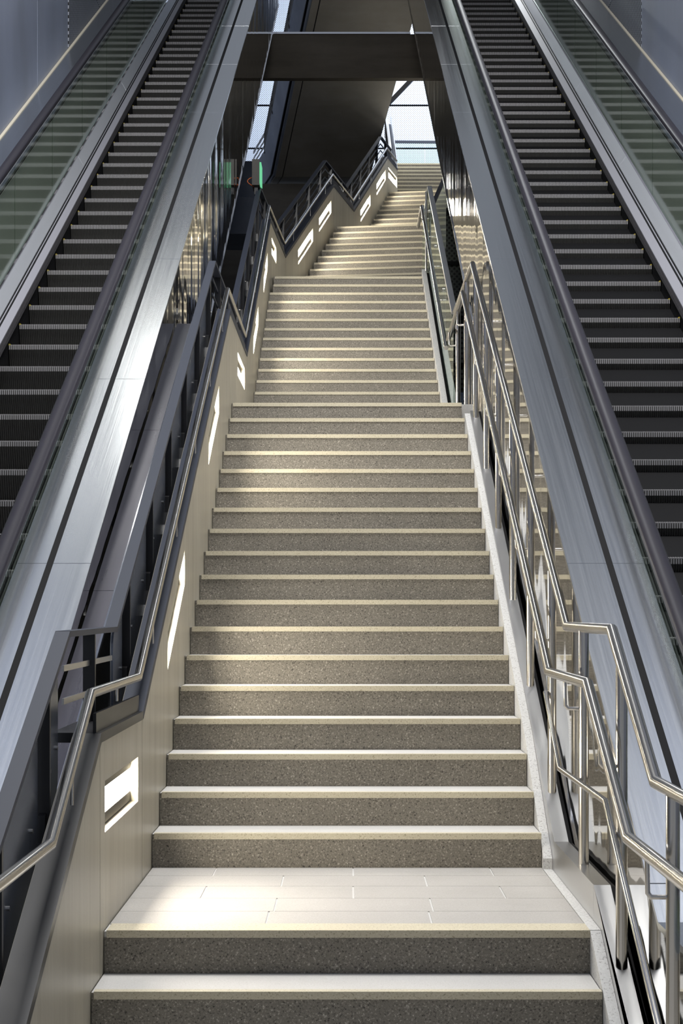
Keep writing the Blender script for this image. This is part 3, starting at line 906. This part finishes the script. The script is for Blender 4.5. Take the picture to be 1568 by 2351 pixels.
# ------------------------------------------------------------------ concrete beam, other stair seen from below, dark back
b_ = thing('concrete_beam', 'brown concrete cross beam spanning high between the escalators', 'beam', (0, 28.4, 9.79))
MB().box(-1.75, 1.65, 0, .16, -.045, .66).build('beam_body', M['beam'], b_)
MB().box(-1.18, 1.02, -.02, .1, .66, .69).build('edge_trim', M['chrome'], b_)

t = thing('upper_stair', 'dark concrete underside of another stair flight seen from below', 'stairs', (-1.35, 37.43, 10.38))
O = Vector((-1.35, 37.43, 10.38))
ud = Vector((-.206, 1, 0))
spine = [O + ud * 1.5, O, O - ud * 9.0 + Vector((0, 0, .55 * 9.0))]
prof = [(0, 0), (1.84, 0), (1.84, .30), (0, .30)]


def strip_of(mb, prof_, pts):
    n = len(prof_); vs = []; fs = []
    for p in pts:
        vs += [tuple(p - O + Vector((a_, 0, h_))) for a_, h_ in prof_]
    for i in range(len(pts) - 1):
        for k in range(n):
            fs.append((i * n + k, i * n + (k + 1) % n, (i + 1) * n + (k + 1) % n, (i + 1) * n + k))
    fs.append(tuple(range(n - 1, -1, -1))); e = (len(pts) - 1) * n; fs.append(tuple(range(e, e + n)))
    return mb.add(vs, fs)


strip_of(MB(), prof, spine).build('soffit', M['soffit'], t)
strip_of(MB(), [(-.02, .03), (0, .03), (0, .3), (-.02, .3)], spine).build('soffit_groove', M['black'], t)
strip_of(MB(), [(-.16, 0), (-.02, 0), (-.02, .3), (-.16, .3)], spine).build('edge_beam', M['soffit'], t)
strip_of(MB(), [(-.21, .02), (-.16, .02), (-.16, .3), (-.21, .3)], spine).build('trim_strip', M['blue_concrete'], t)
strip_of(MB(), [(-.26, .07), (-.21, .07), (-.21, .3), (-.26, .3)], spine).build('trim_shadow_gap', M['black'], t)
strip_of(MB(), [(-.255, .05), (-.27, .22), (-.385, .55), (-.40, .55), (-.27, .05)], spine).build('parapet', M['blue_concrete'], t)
for k, sft in enumerate((-.6, -2.9, -5.2)):
    p0 = O + ud * sft + Vector((0, 0, -.55 * sft)); p1 = O + ud * (sft - .8) + Vector((0, 0, -.55 * (sft - .8)))
    strip_of(MB(), [(-.31, .27), (-.285, .25), (-.355, .46), (-.375, .46)], [p0, p1]).build('dark_recess', M['black'], t)
for h_ in (.64, .76, .88):
    strip_of(MB(), [(-.40, h_), (-.38, h_), (-.38, h_ + (.05 if h_ > .8 else .025)), (-.40, h_ + (.05 if h_ > .8 else .025))], spine).build('fence_bar', M['fence_black'], t)
for k in range(9):
    p = O - ud * (k * 1.0) + Vector((0, 0, .55 * k))
    MB().box(p.x - O.x - .40, p.x - O.x - .38, p.y - O.y - .04, p.y - O.y + .04, p.z - O.z + .5, p.z - O.z + .92).build('fence_post', M['fence_black'], t)

t = thing('retaining_wall', 'dark concrete wall low behind the zigzag fence, under the upper stair', 'wall', (-1.3, 37.7, 6))
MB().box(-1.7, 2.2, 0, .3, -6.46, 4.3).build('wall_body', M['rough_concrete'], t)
t = thing('concrete_block', 'pale blue-grey concrete shoulder in the gap left of the sign box', 'block', (-3.14, 31.0, 7.8))
mb = MB()
pf = [(0, 0), (1.66, 0), (1.66, .45), (1.60, .58), (1.46, .64), (0, .66)]
mb.prism(pf, lambda p: (p[0], 0, p[1]), lambda p: (p[0], 1.4, p[1])); mb.build('block_body', M['blue_concrete'], t)
MB().box(0, 1.53, 1.0, 1.2, .60, 1.53).build('block_upstand', M['blue_concrete'], t)

# sign box on the fence end of the second flight
t = thing('exit_sign', 'grey sign box seen edge-on with a green lit face', 'sign', (-1.045, 20.6, 6.13))
MB().box(-.055, .03, -.06, .26, .0, .30).build('sign_case', M['bronze'], t)
MB().prism([(-.04, .03), (.24, .03), (.24, .27), (-.04, .27)], lambda p: (.031, p[0], p[1]), lambda p: (.05, p[0], p[1])).build('sign_face', M['green'], t)
MB().box(-.03, .01, -.02, .1, -.1, .0).build('sign_foot', M['fence_black'], t)
pts = [Vector((-.05, .0, .10))] + [Vector((-.055 - .055 * math.sin(math.pi * k / 8), -.03, .10 - .10 * k / 8)) for k in range(1, 8)] + [Vector((-.03, 0, -.01))]
MB().tube(pts, .005, 8).build('cable', M['orange'], t, 60)

# dark mesh screen under the right escalator
t = thing('mesh_screen', 'dark mesh screen with black bars behind the glass balustrade', 'screen', (1.45, 24.4, 4.2))
MB().box(-.08, .7, 0, .02, 0, 2.55).build('mesh_panel', M['mesh_dark'], t)
for z in (.35, 1.0, 1.75, 2.45):
    MB().box(-.08, .7, -.05, 0, z, z + .05).build('screen_bar', M['black'], t)
